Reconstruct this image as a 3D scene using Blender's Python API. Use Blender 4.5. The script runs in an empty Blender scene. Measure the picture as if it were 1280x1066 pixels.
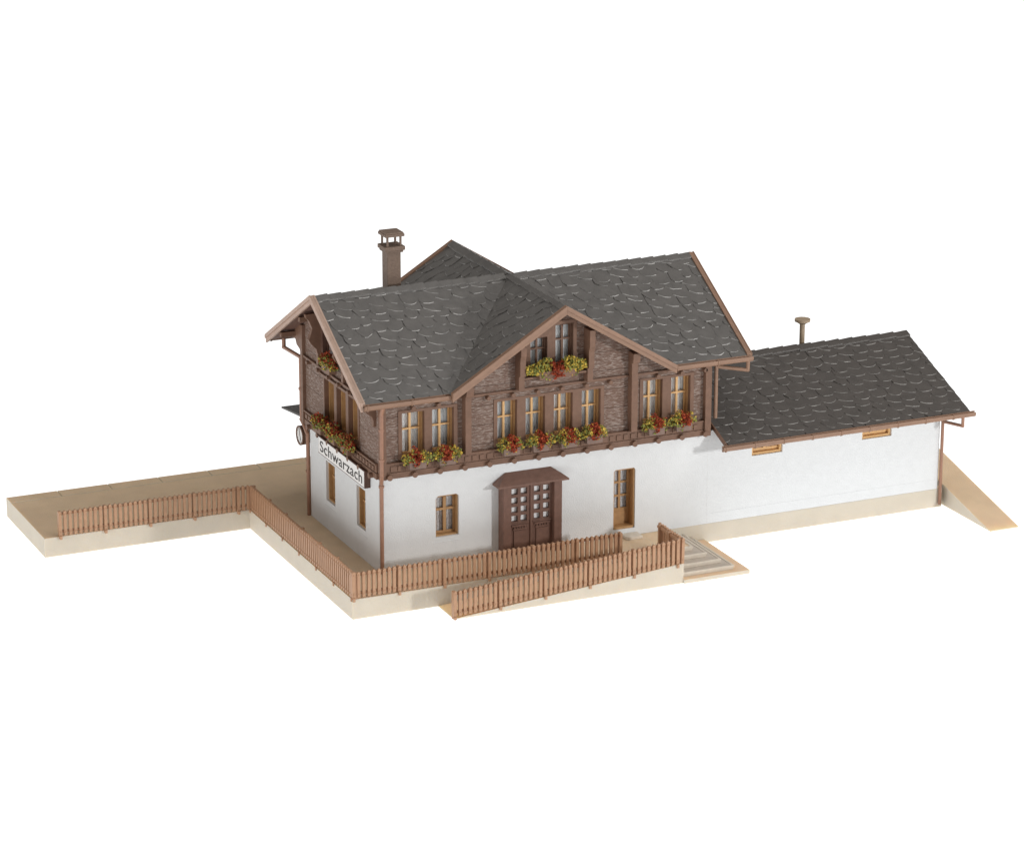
import bpy, bmesh, math, random
from mathutils import Vector, Matrix
from mathutils.geometry import tessellate_polygon
random.seed(7)
SC = bpy.context.scene
COL = SC.collection
V = Vector

# ------------------------------------------------------------------ materials
def mat(name, col, rough=.5, spec=.5, var=.12, vscale=3., bump=0., bscale=12., bstretch=(1, 1, 1), coat=0.):
    m = bpy.data.materials.new(name); m.use_nodes = True
    nt = m.node_tree; n = nt.nodes; l = nt.links
    b = n['Principled BSDF']
    b.inputs['Roughness'].default_value = rough
    b.inputs['Specular IOR Level'].default_value = spec
    if coat: b.inputs['Coat Weight'].default_value = coat
    tc = n.new('ShaderNodeTexCoord')
    nz = n.new('ShaderNodeTexNoise'); nz.inputs['Scale'].default_value = vscale; nz.inputs['Detail'].default_value = 6
    l.new(tc.outputs['Object'], nz.inputs['Vector'])
    rp = n.new('ShaderNodeValToRGB')
    e = rp.color_ramp.elements
    e[0].position = .3; e[1].position = .7
    e[0].color = (*[c * (1 - var) for c in col], 1)
    e[1].color = (*[min(1, c * (1 + var)) for c in col], 1)
    l.new(nz.outputs['Fac'], rp.inputs['Fac'])
    l.new(rp.outputs['Color'], b.inputs['Base Color'])
    if bump:
        mp = n.new('ShaderNodeMapping'); mp.inputs['Scale'].default_value = bstretch
        l.new(tc.outputs['Object'], mp.inputs['Vector'])
        n2 = n.new('ShaderNodeTexNoise'); n2.inputs['Scale'].default_value = bscale; n2.inputs['Detail'].default_value = 8
        l.new(mp.outputs['Vector'], n2.inputs['Vector'])
        bp = n.new('ShaderNodeBump'); bp.inputs['Strength'].default_value = 1; bp.inputs['Distance'].default_value = bump
        l.new(n2.outputs['Fac'], bp.inputs['Height'])
        l.new(bp.outputs['Normal'], b.inputs['Normal'])
    return m

def wood_mat(name, base, pale, amount, period=.42):
    """planks lying along the wall, grain picked out with pale dry-brushed paint"""
    m = bpy.data.materials.new(name); m.use_nodes = True
    nt = m.node_tree; n = nt.nodes; l = nt.links
    b = n['Principled BSDF']; b.inputs['Roughness'].default_value = .55
    b.inputs['Specular IOR Level'].default_value = .35
    tc = n.new('ShaderNodeTexCoord')
    mp = n.new('ShaderNodeMapping'); mp.inputs['Scale'].default_value = (3.6, 3.6, 31)
    l.new(tc.outputs['Object'], mp.inputs['Vector'])
    wn = n.new('ShaderNodeTexNoise'); wn.inputs['Scale'].default_value = 1.1; wn.inputs['Detail'].default_value = 5
    wn.inputs['Roughness'].default_value = .62; wn.inputs['Distortion'].default_value = .5
    l.new(mp.outputs['Vector'], wn.inputs['Vector'])
    big = n.new('ShaderNodeTexNoise'); big.inputs['Scale'].default_value = .9; big.inputs['Detail'].default_value = 3
    l.new(tc.outputs['Object'], big.inputs['Vector'])
    add = n.new('ShaderNodeMath'); add.operation = 'MULTIPLY_ADD'; add.inputs[1].default_value = .14
    l.new(big.outputs['Fac'], add.inputs[0]); l.new(wn.outputs['Fac'], add.inputs[2])
    rp = n.new('ShaderNodeValToRGB')
    rp.color_ramp.elements[0].position = .575; rp.color_ramp.elements[0].color = (0, 0, 0, 1)
    rp.color_ramp.elements[1].position = .67; rp.color_ramp.elements[1].color = (amount,) * 3 + (1,)
    l.new(add.outputs[0], rp.inputs['Fac'])
    mx = n.new('ShaderNodeMix'); mx.data_type = 'RGBA'
    mx.inputs['A'].default_value = (*base, 1); mx.inputs['B'].default_value = (*pale, 1)
    l.new(rp.outputs['Color'], mx.inputs['Factor'])
    # plank joints
    sp = n.new('ShaderNodeSeparateXYZ'); l.new(tc.outputs['Object'], sp.inputs[0])
    md = n.new('ShaderNodeMath'); md.operation = 'PINGPONG'; md.inputs[1].default_value = period
    l.new(sp.outputs['Z'], md.inputs[0])
    st = n.new('ShaderNodeMath'); st.operation = 'SMOOTH_MIN'; st.inputs[1].default_value = .035; st.inputs[2].default_value = .03
    l.new(md.outputs[0], st.inputs[0])
    gr = n.new('ShaderNodeMath'); gr.operation = 'LESS_THAN'; gr.inputs[1].default_value = .012
    l.new(md.outputs[0], gr.inputs[0])
    mx2 = n.new('ShaderNodeMix'); mx2.data_type = 'RGBA'; mx2.inputs['B'].default_value = (*[c * .55 for c in base], 1)
    l.new(gr.outputs[0], mx2.inputs['Factor']); l.new(mx.outputs['Result'], mx2.inputs['A'])
    l.new(mx2.outputs['Result'], b.inputs['Base Color'])
    hs = n.new('ShaderNodeMath'); hs.operation = 'MULTIPLY_ADD'; hs.inputs[1].default_value = 1.1
    l.new(st.outputs[0], hs.inputs[0]);
    h2 = n.new('ShaderNodeMath'); h2.operation = 'MULTIPLY'; h2.inputs[1].default_value = .14
    l.new(wn.outputs['Fac'], h2.inputs[0]); l.new(h2.outputs[0], hs.inputs[2])
    bp = n.new('ShaderNodeBump'); bp.inputs['Distance'].default_value = .7; bp.inputs['Strength'].default_value = .8
    l.new(hs.outputs[0], bp.inputs['Height']); l.new(bp.outputs['Normal'], b.inputs['Normal'])
    return m

def glass_mat():
    m = bpy.data.materials.new('clear_pane'); m.use_nodes = True
    nt = m.node_tree; n = nt.nodes; l = nt.links
    n.remove(n['Principled BSDF'])
    t = n.new('ShaderNodeBsdfTransparent'); g = n.new('ShaderNodeBsdfGlossy'); g.inputs['Roughness'].default_value = .08
    t.inputs['Color'].default_value = (.95, .96, .96, 1)
    f = n.new('ShaderNodeFresnel'); f.inputs['IOR'].default_value = 1.45
    mx = n.new('ShaderNodeMixShader')
    l.new(f.outputs[0], mx.inputs[0]); l.new(t.outputs[0], mx.inputs[1]); l.new(g.outputs[0], mx.inputs[2])
    l.new(mx.outputs[0], n['Material Output'].inputs['Surface'])
    return m

def table_mat():
    """white table surface with emission added to keep the ground pure white"""
    m = bpy.data.materials.new('glowing_white_table'); m.use_nodes = True
    b = m.node_tree.nodes['Principled BSDF']
    b.inputs['Base Color'].default_value = (.5, .5, .5, 1); b.inputs['Roughness'].default_value = .9
    b.inputs['Specular IOR Level'].default_value = 0
    b.inputs['Emission Color'].default_value = (.985, .995, 1, 1); b.inputs['Emission Strength'].default_value = 1.02  # added glow: whitens the ground and lights the walls from below
    return m

M = {}
M['plaster'] = mat('white_plaster', (.685, .70, .71), .75, .3, .02, 2.5, .016, 17)
M['plaster_l'] = M['plaster']
M['wood'] = wood_mat('dry_brushed_timber', (.195, .119, .089), (.52, .44, .39), .7)
M['trim'] = mat('brown_trim', (.178, .100, .067), .5, .28, .10, 4, .006, 25)
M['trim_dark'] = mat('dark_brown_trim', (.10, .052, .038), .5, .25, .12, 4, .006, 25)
M['barge'] = mat('pale_brown_board', (.255, .15, .10), .5, .4, .08, 3, .006, 25)
M['barge_lit'] = mat('left_lit_board', (.43, .30, .235), .5, .4, .08, 3, .006, 25)  # left gable boards: light from the left put into a paler colour
M['soffit'] = mat('soffit_brown', (.17, .10, .08), .6, .3, .1, 3)
M['door'] = mat('door_brown', (.165, .09, .067), .45, .3, .12, 4, .008, 22, (3, 3, .6))
M['slate'] = mat('grey_slate', (.110, .103, .097), .42, .55, .13, 2.2, .012, 14)
M['slate_shed'] = mat('brownish_slate', (.074, .065, .059), .48, .5, .13, 2.2, .012, 14)
M['slate_edge'] = mat('worn_glint_slate_edge', (.35, .34, .33), .48, .45, .6, 3.2)  # dry-brushed wear plus highlights painted on the flat low edges
M['slate_dim'] = mat('worn_glint_slate_side', (.21, .20, .19), .5, .4, .6, 3.5)  # same wear and painted highlight, dimmer for angled edges
M['tan'] = mat('tan_window_wood', (.42, .24, .105), .5, .4, .10, 5)
M['tan_bright'] = mat('ochre_window_bar', (.70, .43, .19), .45, .4, .06, 5)
M['base'] = mat('beige_platform', (.605, .545, .45), .55, .4, .03, 1.3, .010, 18)
M['paving'] = mat('warm_shade_paving', (.70, .525, .35), .7, .3, .05, 1.1, .02, 20)  # warm shade and glow from below put into the top colour
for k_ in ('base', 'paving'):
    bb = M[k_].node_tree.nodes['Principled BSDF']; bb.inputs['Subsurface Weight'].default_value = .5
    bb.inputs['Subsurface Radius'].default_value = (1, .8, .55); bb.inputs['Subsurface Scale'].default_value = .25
M['step'] = mat('grey_beige_step', (.64, .575, .485), .6, .35, .06, 4, .02, 12)
M['tread'] = mat('grey_tread', (.50, .44, .375), .7, .3, .08, 4, .02, 12)
M['fence'] = mat('red_brown_fence', (.42, .237, .137), .45, .45, .08, 5)
M['pipe'] = mat('brown_pipe', (.30, .155, .10), .4, .45, .08, 5)
M['chimney'] = mat('taupe_chimney', (.195, .137, .105), .65, .35, .1, 9, .02, 16)
M['vent'] = mat('beige_vent', (.38, .29, .20), .5, .4, .08, 5)
M['white'] = mat('white_board', (.80, .79, .78), .5, .3, .015, 3)
M['black'] = mat('black_lettering', (.035, .033, .033), .5, .3, .05, 3)
M['curtain'] = mat('lace_curtain', (.95, .95, .955), .9, .1, .12, 16, .12, 9, (4, 4, .3))
M['curtain_grey'] = mat('grey_curtain', (.64, .61, .61), .9, .1, .25, 14, .08, 9, (3, 3, .35))
M['paper'] = mat('white_backing', (.85, .85, .85), .8, .2, .02, 3)
M['glass'] = glass_mat()
M['trough'] = mat('grey_brown_trough', (.20, .135, .11), .6, .3, .1, 5)
M['red'] = mat('red_blossom', (.25, .034, .022), .75, .2, .75, 14)
M['yellow'] = mat('yellow_blossom', (.58, .40, .07), .75, .2, .4, 14)
M['green'] = mat('green_foliage', (.19, .22, .05), .8, .2, .6, 14)
def two_tone(m, a, b):
    e = [x for x in m.node_tree.nodes if x.type == 'VALTORGB'][0].color_ramp.elements
    e[0].color = (*a, 1); e[1].color = (*b, 1)
two_tone(M['red'], (.13, .018, .014), (.46, .085, .03)); two_tone(M['yellow'], (.36, .25, .04), (.78, .55, .10)); two_tone(M['green'], (.07, .09, .025), (.36, .37, .10))
M['table'] = table_mat()

# ------------------------------------------------------------------ mesh builder (world coordinates)
class MB:
    def __init__(s): s.v = []; s.f = []; s.mi = []
    def quadlist(s, vs, fs, mi=0):
        o = len(s.v); s.v += [tuple(p) for p in vs]
        for f in fs: s.f.append([o + i for i in f]); s.mi.append(mi)
    def box(s, x0, x1, y0, y1, z0, z1, mi=0):
        s.quadlist([(x, y, z) for z in (z0, z1) for y in (y0, y1) for x in (x0, x1)],
                   [(0, 2, 3, 1), (4, 5, 7, 6), (0, 1, 5, 4), (2, 6, 7, 3), (0, 4, 6, 2), (1, 3, 7, 5)], mi)
    def prism(s, pts, ext, mi=0):
        pts = [V(p) for p in pts]; e = V(ext); n = len(pts)
        tri = tessellate_polygon([pts])
        o = len(s.v); s.v += [tuple(p) for p in pts] + [tuple(p + e) for p in pts]
        if n <= 4:
            s.f.append([o + i for i in range(n)]); s.f.append([o + n + i for i in reversed(range(n))]); s.mi += [mi, mi]
        else:
            for t in tri:
                s.f.append([o + i for i in t]); s.f.append([o + n + i for i in reversed(t)]); s.mi += [mi, mi]
        for i in range(n):
            j = (i + 1) % n
            s.f.append([o + i, o + j, o + n + j, o + n + i]); s.mi.append(mi)
    def cyl(s, a, b, r, seg=10, mi=0, r2=None):
        a = V(a); b = V(b); d = (b - a).normalized()
        u = d.orthogonal().normalized(); w = d.cross(u); r2 = r if r2 is None else r2
        o = len(s.v)
        for i in range(seg):
            t = 2 * math.pi * i / seg; k = u * math.cos(t) + w * math.sin(t)
            s.v.append(tuple(a + k * r)); s.v.append(tuple(b + k * r2))
        for i in range(seg):
            j = (i + 1) % seg
            s.f.append([o + 2 * i, o + 2 * j, o + 2 * j + 1, o + 2 * i + 1]); s.mi.append(mi)
        s.f.append([o + 2 * i for i in range(seg)]); s.f.append([o + 2 * i + 1 for i in range(seg)]); s.mi += [mi, mi]
    def tube(s, path, r, seg=10, mi=0):
        for a, b in zip(path[:-1], path[1:]):
            d = (V(b) - V(a)).normalized() * r * .55
            s.cyl(V(a) - d, V(b) + d, r, seg, mi)
    def chip(s, c, r, mi=0):
        k = 6
        p = [V((random.gauss(0, 1), random.gauss(0, 1), random.gauss(0, 1))).normalized() * r * random.uniform(.6, 1.3) for _ in range(3)]
        a, b, d = p
        vs = [c + a, c + b, c + d, c - a * .8, c - b * .8, c - d * .8]
        s.quadlist(vs, [(0, 1, 2), (0, 2, 4), (0, 4, 5), (0, 5, 1), (3, 2, 1), (3, 4, 2), (3, 5, 4), (3, 1, 5)], mi)
    def build(s, name, mats, parent=None, bevel=0, smooth=False, recalc=True, label=None, topmat=False):
        off = V(parent_world(parent)) if parent else V((0, 0, 0))
        me = bpy.data.meshes.new(name)
        me.from_pydata([tuple(V(p) - off) for p in s.v], [], s.f)
        if not isinstance(mats, (list, tuple)): mats = [mats]
        for m in mats: me.materials.append(m)
        me.polygons.foreach_set('material_index', s.mi)
        bm = bmesh.new(); bm.from_mesh(me)
        if recalc: bmesh.ops.recalc_face_normals(bm, faces=bm.faces)
        if bevel:
            ed = [e for e in bm.edges if len(e.link_faces) == 2 and e.calc_face_angle(0) > .5]
            bmesh.ops.bevel(bm, geom=ed, offset=bevel, segments=2, affect='EDGES', clamp_overlap=True, profile=.6)
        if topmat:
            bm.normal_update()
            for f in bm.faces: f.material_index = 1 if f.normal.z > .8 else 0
        bm.to_mesh(me); bm.free()
        if smooth:
            me.polygons.foreach_set('use_smooth', [True] * len(me.polygons))
            me.set_sharp_from_angle(angle=.7)
        o = bpy.data.objects.new(name, me); COL.objects.link(o)
        if parent: o.parent = parent
        if label: o['label'] = label
        return o

def parent_world(o):
    p = V((0, 0, 0))
    while o: p += o.location; o = o.parent
    return p

def thing(name, label, cat, loc, group=None, kind=None):
    o = bpy.data.objects.new(name, None); COL.objects.link(o); o.location = loc; o.empty_display_size = .3
    o['label'] = label; o['category'] = cat
    if group: o['group'] = group
    if kind: o['kind'] = kind
    return o

# wall plane frames: P(u, v, d): u along the wall, v up, d inward
FRONT = lambda u, v, d=0.: V((u, d, v))
LEFT = lambda u, v, d=0.: V((d, u, v))

def holed(mb, P, outer, holes, depth, mi=0):
    polys = [[V((u, v, 0)) for u, v in outer]] + [[V((u, v, 0)) for u, v in h] for h in holes]
    flat = [p for q in polys for p in q]
    o = len(mb.v); mb.v += [tuple(P(p.x, p.y, 0)) for p in flat]
    for t in tessellate_polygon(polys): mb.f.append([o + i for i in t]); mb.mi.append(mi)
    for h in holes:
        n = len(h)
        for i in range(n):
            a, b = h[i], h[(i + 1) % n]
            mb.quadlist([P(*a, 0), P(*b, 0), P(*b, depth), P(*a, depth)], [(0, 1, 2, 3)], mi)

def rect(u0, u1, v0, v1, r=0.):
    if not r: return [(u0, v0), (u1, v0), (u1, v1), (u0, v1)]
    q = [(u0, v0), (u1, v0)]
    for k in range(5): t = k / 4 * math.pi / 2; q.append((u1 - r + r * math.cos(t), v1 - r + r * math.sin(t)))
    for k in range(5): t = math.pi / 2 + k / 4 * math.pi / 2; q.append((u0 + r + r * math.cos(t), v1 - r + r * math.sin(t)))
    return q

def pbox(mb, P, u0, u1, v0, v1, d0, d1, mi=0):
    c = [P(u, v, d) for v in (v0, v1) for d in (d0, d1) for u in (u0, u1)]
    mb.quadlist(c, [(0, 2, 3, 1), (4, 5, 7, 6), (0, 1, 5, 4), (2, 6, 7, 3), (0, 4, 6, 2), (1, 3, 7, 5)], mi)

def window(parent, P, u0, u1, v0, v1, d0, d1, name='window', bars=(1,), bar_mat='tan_bright', lin_mat='tan', curtain='curtain',
           split=.55, t=.05, bw=.07, ajar=True, pleat=True):
    """lining box between depths d0 and d1, sash bars just in front of the curtain at d1"""
    mb = MB(); e = .035
    for (a, b, c, d) in ((u0 - e, u0 + t, v0 - e, v1 + e), (u1 - t, u1 + e, v0 - e, v1 + e), (u0 + t, u1 - t, v0 - e, v0 + t), (u0 + t, u1 - t, v1 - t, v1 + e)):
        pbox(mb, P, a, b, c, d, d0, d1 + .06)
    w = mb.build(name, M[lin_mat], parent)
    s = MB(); um = (u0 + u1) / 2
    pbox(s, P, u0 + t, u0 + t + bw * .8, v0 + t, v1 - t, d1 - .12, d1 - .06)
    pbox(s, P, u1 - t - bw * .8, u1 - t, v0 + t, v1 - t, d1 - .12, d1 - .06)
    pbox(s, P, u0 + t + bw * .8, u1 - t - bw * .8, v1 - t - bw, v1 - t, d1 - .12, d1 - .06)
    pbox(s, P, u0 + t + bw * .8, u1 - t - bw * .8, v0 + t, v0 + t + bw, d1 - .12, d1 - .06)
    pbox(s, P, um - bw * .7, um + bw * .7, v0 + t + bw, v1 - t - bw, d1 - .15, d1 - .06)
    for k in bars:
        vv = v0 + (v1 - v0) * (split if k == 1 else k)
        pbox(s, P, u0 + t, u1 - t, vv - bw * .5, vv + bw * .5, d1 - .165, d1 - .055)
    s.build('sash', M[bar_mat], w, bevel=.008)
    g = MB(); g.quadlist([P(u0 + t, v0 + t, d1 - .05), P(u1 - t, v0 + t, d1 - .05), P(u1 - t, v1 - t, d1 - .05), P(u0 + t, v1 - t, d1 - .05)], [(0, 1, 2, 3)])
    g.build('pane', M['glass'], w)
    c = MB(); n = 28; vs = []
    ph = random.uniform(0, 6)
    for i in range(n + 1):
        f = i / n; u = u0 + t + (u1 - u0 - 2 * t) * f
        dd = d1 + .02 + (.018 * math.sin(f * 40 + ph) + .01 * math.sin(f * 23 + 1) if pleat else 0)
        vs += [P(u, v0 + t, dd), P(u, v1 - t, dd)]
    c.quadlist(vs, [(2 * i, 2 * i + 2, 2 * i + 3, 2 * i + 1) for i in range(n)])
    c.build('curtain', M[curtain], w, smooth=True, recalc=False)
    return w

# ------------------------------------------------------------------ key dimensions
ZP = .88
W, D, DU = 15.3, 8.0, 8.6
Z1 = 5.0
RX0, RX1 = -.85, 16.97           # main roof verges
RM, RO = 5.143, .465             # ridge line depth, front eave overhang
ZR, ZE = 11.58, 8.41
GX, GH = 8.174, 5.18             # cross gable ridge, half span
GF, GB = -.66, 11.24             # cross gable verges
S1 = (ZR - ZE) / (RM + RO); S2 = (ZR - ZE) / GH
YB = 2 * RM + RO
zm = lambda y: ZR - S1 * abs(y - RM)
zg = lambda x: ZR - S2 * abs(x - GX)

# ------------------------------------------------------------------ table
mb = MB(); mb.quadlist([(-260, -160, 0), (330, -160, 0), (330, 420, 0), (-260, 420, 0)], [(0, 1, 2, 3)])
tb = mb.build('ground', M['table']); tb['kind'] = 'structure'; tb['label'] = 'plain white table surface under the model, with added glow'

# ------------------------------------------------------------------ platform
pf = thing('station_platform', 'beige stepped platform base carrying the station, its fences and ramps', 'platform', (4, 4, 0))
mb = MB()
mb.prism([(-11.56, 9.82, 0), (-2.22, 9.82, 0), (-2.22, -2.46, 0), (12.1, -2.46, 0), (12.1, 0, 0), (27.25, 0, 0), (27.25, 15.0, 0), (-11.56, 15.0, 0)], (0, 0, ZP))
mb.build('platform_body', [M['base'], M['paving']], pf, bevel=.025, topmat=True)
mb = MB(); x = -11.56
while x < 27.2:
    x2 = min(x + 2.36, 27.25); mb.box(x, x2 - .025, 15.0, 15.77, 0, ZP + .012); x = x2
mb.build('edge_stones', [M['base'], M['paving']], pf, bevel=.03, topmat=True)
mb = MB()   # access ramp between the two fences
mb.prism([(1.58, -4.12, 0), (12.1, -4.12, 0), (12.1, -4.12, ZP), (11.9, -4.12, ZP), (1.58, -4.12, .035)], (0, 1.66, 0))
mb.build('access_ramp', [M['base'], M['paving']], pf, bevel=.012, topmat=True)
mb = MB()   # quarter-turn entrance steps
mb.box(12.1, 15.22, -4.22, 0, 0, .175)
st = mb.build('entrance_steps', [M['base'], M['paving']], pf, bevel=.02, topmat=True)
for (xr, yf, z0, z1) in ((14.6, -3.88, .175, .35), (14.22, -3.4, .35, .525), (13.82, -2.88, .525, .70), (13.40, -2.37, .70, ZP)):
    top = z1 == ZP
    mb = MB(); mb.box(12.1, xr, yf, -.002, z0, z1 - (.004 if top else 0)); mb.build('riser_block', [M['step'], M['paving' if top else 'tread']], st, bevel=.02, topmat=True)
    mb = MB()
    mb.box(12.1, xr + .03, yf - .03, yf + .07, z1 - .07, z1 + .022); mb.box(xr - .07, xr + .03, yf + .07, -.003, z1 - .07, z1 + .022)
    mb.build('nosing', M['step'], st, bevel=.02)
mb = MB(); s = .236   # loading ramp by the shed
mb.prism([(27.42, -3.83, 0), (27.42, 9, 0), (27.42, 9, 2.2), (27.42, 5.5, 2.2), (27.42, -3.83, .01)], (1.5, 0, 0))
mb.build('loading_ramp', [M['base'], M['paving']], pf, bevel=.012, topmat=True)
mb = MB(); mb.box(11.18, 11.93, -.6, -.002, ZP, 1.02)
mb.build('door_step', M['step'], pf, bevel=.03)

# ------------------------------------------------------------------ fences
def fence(name, label, a, b, base, h=1.17, side=1, pitch=.222, post_every=9, z_of=None, cap_end=True):
    """pickets from a to b (plan points); side: which side of the pickets carries the rails"""
    a = V((*a, 0)); b = V((*b, 0)); L = (b - a).length; d = (b - a) / L; nrm = V((-d.y, d.x, 0)) * side
    zf = z_of or (lambda t: base)
    root = thing(name, label, 'fence', tuple(a + V((0, 0, zf(0)))), group='picket fences round the platform')
    n = int(L / pitch); pitch = L / n
    pk = MB(); posts = MB()
    w, t = .066, .055
    for i in range(n + 1):
        s = i * pitch; c = a + d * s; z = zf(s / L) + .06; zt = zf(s / L) + h + random.uniform(-.012, .012)
        lean = random.uniform(-.012, .012)
        prof = [(-w, z), (w, z), (w, zt - .06), (w * .45, zt), (-w * .45, zt), (-w, zt - .06)]
        pts = [c + d * (u + lean * (v - z)) + V((0, 0, v)) - nrm * t for u, v in prof]
        pk.prism(pts, nrm * 2 * t)
    pk.build('pickets', M['fence'], root, bevel=.012)
    for hh in (.16, h - .2):
        r = MB()
        pa = a + V((0, 0, zf(0) + hh)) + nrm * (t - .01); pb = b + V((0, 0, zf(1) + hh)) + nrm * (t - .01)
        up = V((0, 0, .11))
        r.prism([pa, pb, pb + up, pa + up], nrm * .09)
        for i in range(n + 1):      # small pegs that show through on the face
            c = a + d * (i * pitch) + V((0, 0, zf(i * pitch / L) + hh + .05)) - nrm * t
            r.cyl(c, c - nrm * .025, .03, 6)
        r.build('rail', M['fence'], root)
    k = 0
    while k <= n:
        s = k * pitch; c = a + d * s; z0 = zf(s / L)
        p = MB()
        q = [c + d * u + V((0, 0, v)) + nrm * t for u, v in ((-.065, z0 - .10), (.065, z0 - .10), (.065, z0 + h - .03), (-.065, z0 + h - .03))]
        p.prism(q, nrm * .13)
        q = [c + d * u + V((0, 0, v)) - nrm * (t + .05) for u, v in ((-.05, z0 - .10), (.05, z0 - .10), (.05, z0 + .06), (-.05, z0 + .06))]
        p.prism(q, nrm * (2 * t + .05))
        p.build('post', M['fence'], root, bevel=.012)
        k += post_every
    return root
fence('picket_fence', 'long red-brown picket fence along the inner edge of the left platform arm', (-10.85, 9.76), (-2.3, 9.76), ZP, side=1)
fence('picket_fence', 'red-brown picket fence running back from the front corner beside the name board wall', (-2.16, 9.7), (-2.16, -2.38), ZP, side=1)
fence('picket_fence', 'red-brown picket fence on the platform edge in front of the double door', (-2.16, -2.44), (9.95, -2.44), ZP, side=1)
fence('picket_fence', 'sloping red-brown picket fence climbing along the outer side of the front ramp', (1.62, -4.1), (12.04, -4.1), 0, side=1,
      z_of=lambda t: .055 + .80 * t)
fence('picket_fence', 'short red-brown picket fence across the landing beside the steps', (12.04, -4.0), (12.04, -1.98), .86, side=1, post_every=4)

# ------------------------------------------------------------------ slates
def tiles(mb, O, U, Vv, poly, wid=.74, exp=.52, mi_top=0, mi_edge=1, seed=1, lift=.04, irregular=1., diag=0.):
    """overlapping fish-scale slates on plane O + u*U + v*Vv, clipped to the convex polygon poly[(u,v)]"""
    rnd = random.Random(seed)
    N = U.cross(Vv).normalized()
    us = [p[0] for p in poly]; vs_ = [p[1] for p in poly]
    bm = bmesh.new()
    r = 0; v = min(vs_) - .30
    while v < max(vs_):
        u = min(us) - wid * (.5 if r % 2 else 1.) - rnd.uniform(0, .1)
        while u < max(us) + wid:
            w = wid * rnd.uniform(1 - .25 * irregular, 1 + .22 * irregular)
            dv = rnd.uniform(-.15, .15) * irregular
            kind = rnd.choice('rffssp' if irregular > .5 else 'rrp')
            h = w / 2 * 1.02; sh = rnd.uniform(-.25, .25) * w * irregular
            a = exp * rnd.uniform(.75, 1.05); L = exp * 1.75
            if kind == 'r': low = [(h * math.cos(t), a - a * math.sin(t) ** .9) for t in [math.pi * k / 8 for k in range(1, 8)]]
            elif kind == 'f': low = [(h * .97, a * .45), (h * .62, .02), (h * .1, -.02), (-h * .5, .0), (-h * .95, a * .42)]
            elif kind == 's': low = [(h * .95, a * .6), (h * .55 + sh * .3, .0), (-h * .2, a * .12), (-h * .9, a * .5)]
            else: low = [(h * .6, a * .42), (sh * .5 + .06, .0), (sh * .5 - .06, .01), (-h * .62, a * .45)]
            out = [(-h, L), (h, L), (h, a)] + low + [(-h, a)]
            rot = rnd.uniform(-.11, .11) * irregular; cs, sn = math.cos(rot), math.sin(rot)
            jz = rnd.uniform(-.010, .012); tl = lift * rnd.uniform(.8, 1.25)
            cu = u + w / 2; cv = v + dv
            top = []; bot = []
            for (x, y) in out:
                hh = .012 + jz * .5 + tl * (1 - max(0, min(1, (y + .02) / L))) + .004 * (1 if x > 0 else -1)
                X = cu + x * cs - y * sn; Y = cv + x * sn + y * cs
                top.append(bm.verts.new((X, Y, hh)));
                bot.append(bm.verts.new((X + (-.012 if abs(x) < h * .9 else 0) * 0, Y + .006, hh - .042)))
                # slightly rounded lip
            f = bm.faces.new(top); f.material_index = mi_top
            n = len(out)
            for i in range(1, n):
                j = (i + 1) % n
                fs = bm.faces.new((top[i], bot[i], bot[j], top[j]))
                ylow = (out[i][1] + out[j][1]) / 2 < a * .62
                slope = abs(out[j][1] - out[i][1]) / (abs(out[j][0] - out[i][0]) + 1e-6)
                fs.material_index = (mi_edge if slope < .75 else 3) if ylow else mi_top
            # bevelled lip: shift a thin strip
            u += w
        v += exp; r += 1
    # worn pale lip with painted highlight along the low edge of each slate
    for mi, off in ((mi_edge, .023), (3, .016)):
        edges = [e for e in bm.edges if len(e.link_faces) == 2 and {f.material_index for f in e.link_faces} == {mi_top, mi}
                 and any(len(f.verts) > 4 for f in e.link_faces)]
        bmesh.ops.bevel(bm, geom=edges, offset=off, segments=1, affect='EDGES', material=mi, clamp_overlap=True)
    n = len(poly); cx = sum(us) / n; cy = sum(vs_) / n
    for i in range(n):
        a = V((*poly[i], 0)); b = V((*poly[(i + 1) % n], 0)); e = b - a
        no = V((e.y, -e.x, 0)).normalized()
        if no.dot(V((cx, cy, 0)) - a) > 0: no = -no
        bmesh.ops.bisect_plane(bm, geom=bm.verts[:] + bm.edges[:] + bm.faces[:], plane_co=a, plane_no=no, clear_outer=True)
    bm.verts.index_update()
    vs = [O + U * q.co.x + Vv * q.co.y + N * q.co.z for q in bm.verts]
    o = len(mb.v); mb.v += [tuple(p) for p in vs]
    for f in bm.faces:
        mb.f.append([o + q.index for q in f.verts]); mb.mi.append(f.material_index)
    bm.free()

def roof_plane(mb, pts, seed, thick=.16, **kw):
    """pts: 3D corners, first edge is along the eave (used as u axis); slab below, slates above"""
    pts = [V(p) for p in pts]
    U = (pts[1] - pts[0]).normalized(); N = U.cross(pts[2] - pts[0]).normalized()
    if N.z < 0: N = -N; U = -U
    Vv = N.cross(U)
    O = pts[0]
    poly = [((p - O).dot(U), (p - O).dot(Vv)) for p in pts]
    mb.prism([p - N * thick for p in pts], N * (thick - .01), 2)
    o = len(mb.v); mb.v += [tuple(p - N * .004) for p in pts]; mb.f.append([o + i for i in range(len(pts))]); mb.mi.append(0)
    tiles(mb, O, U, Vv, poly, seed=seed, **kw)

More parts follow.
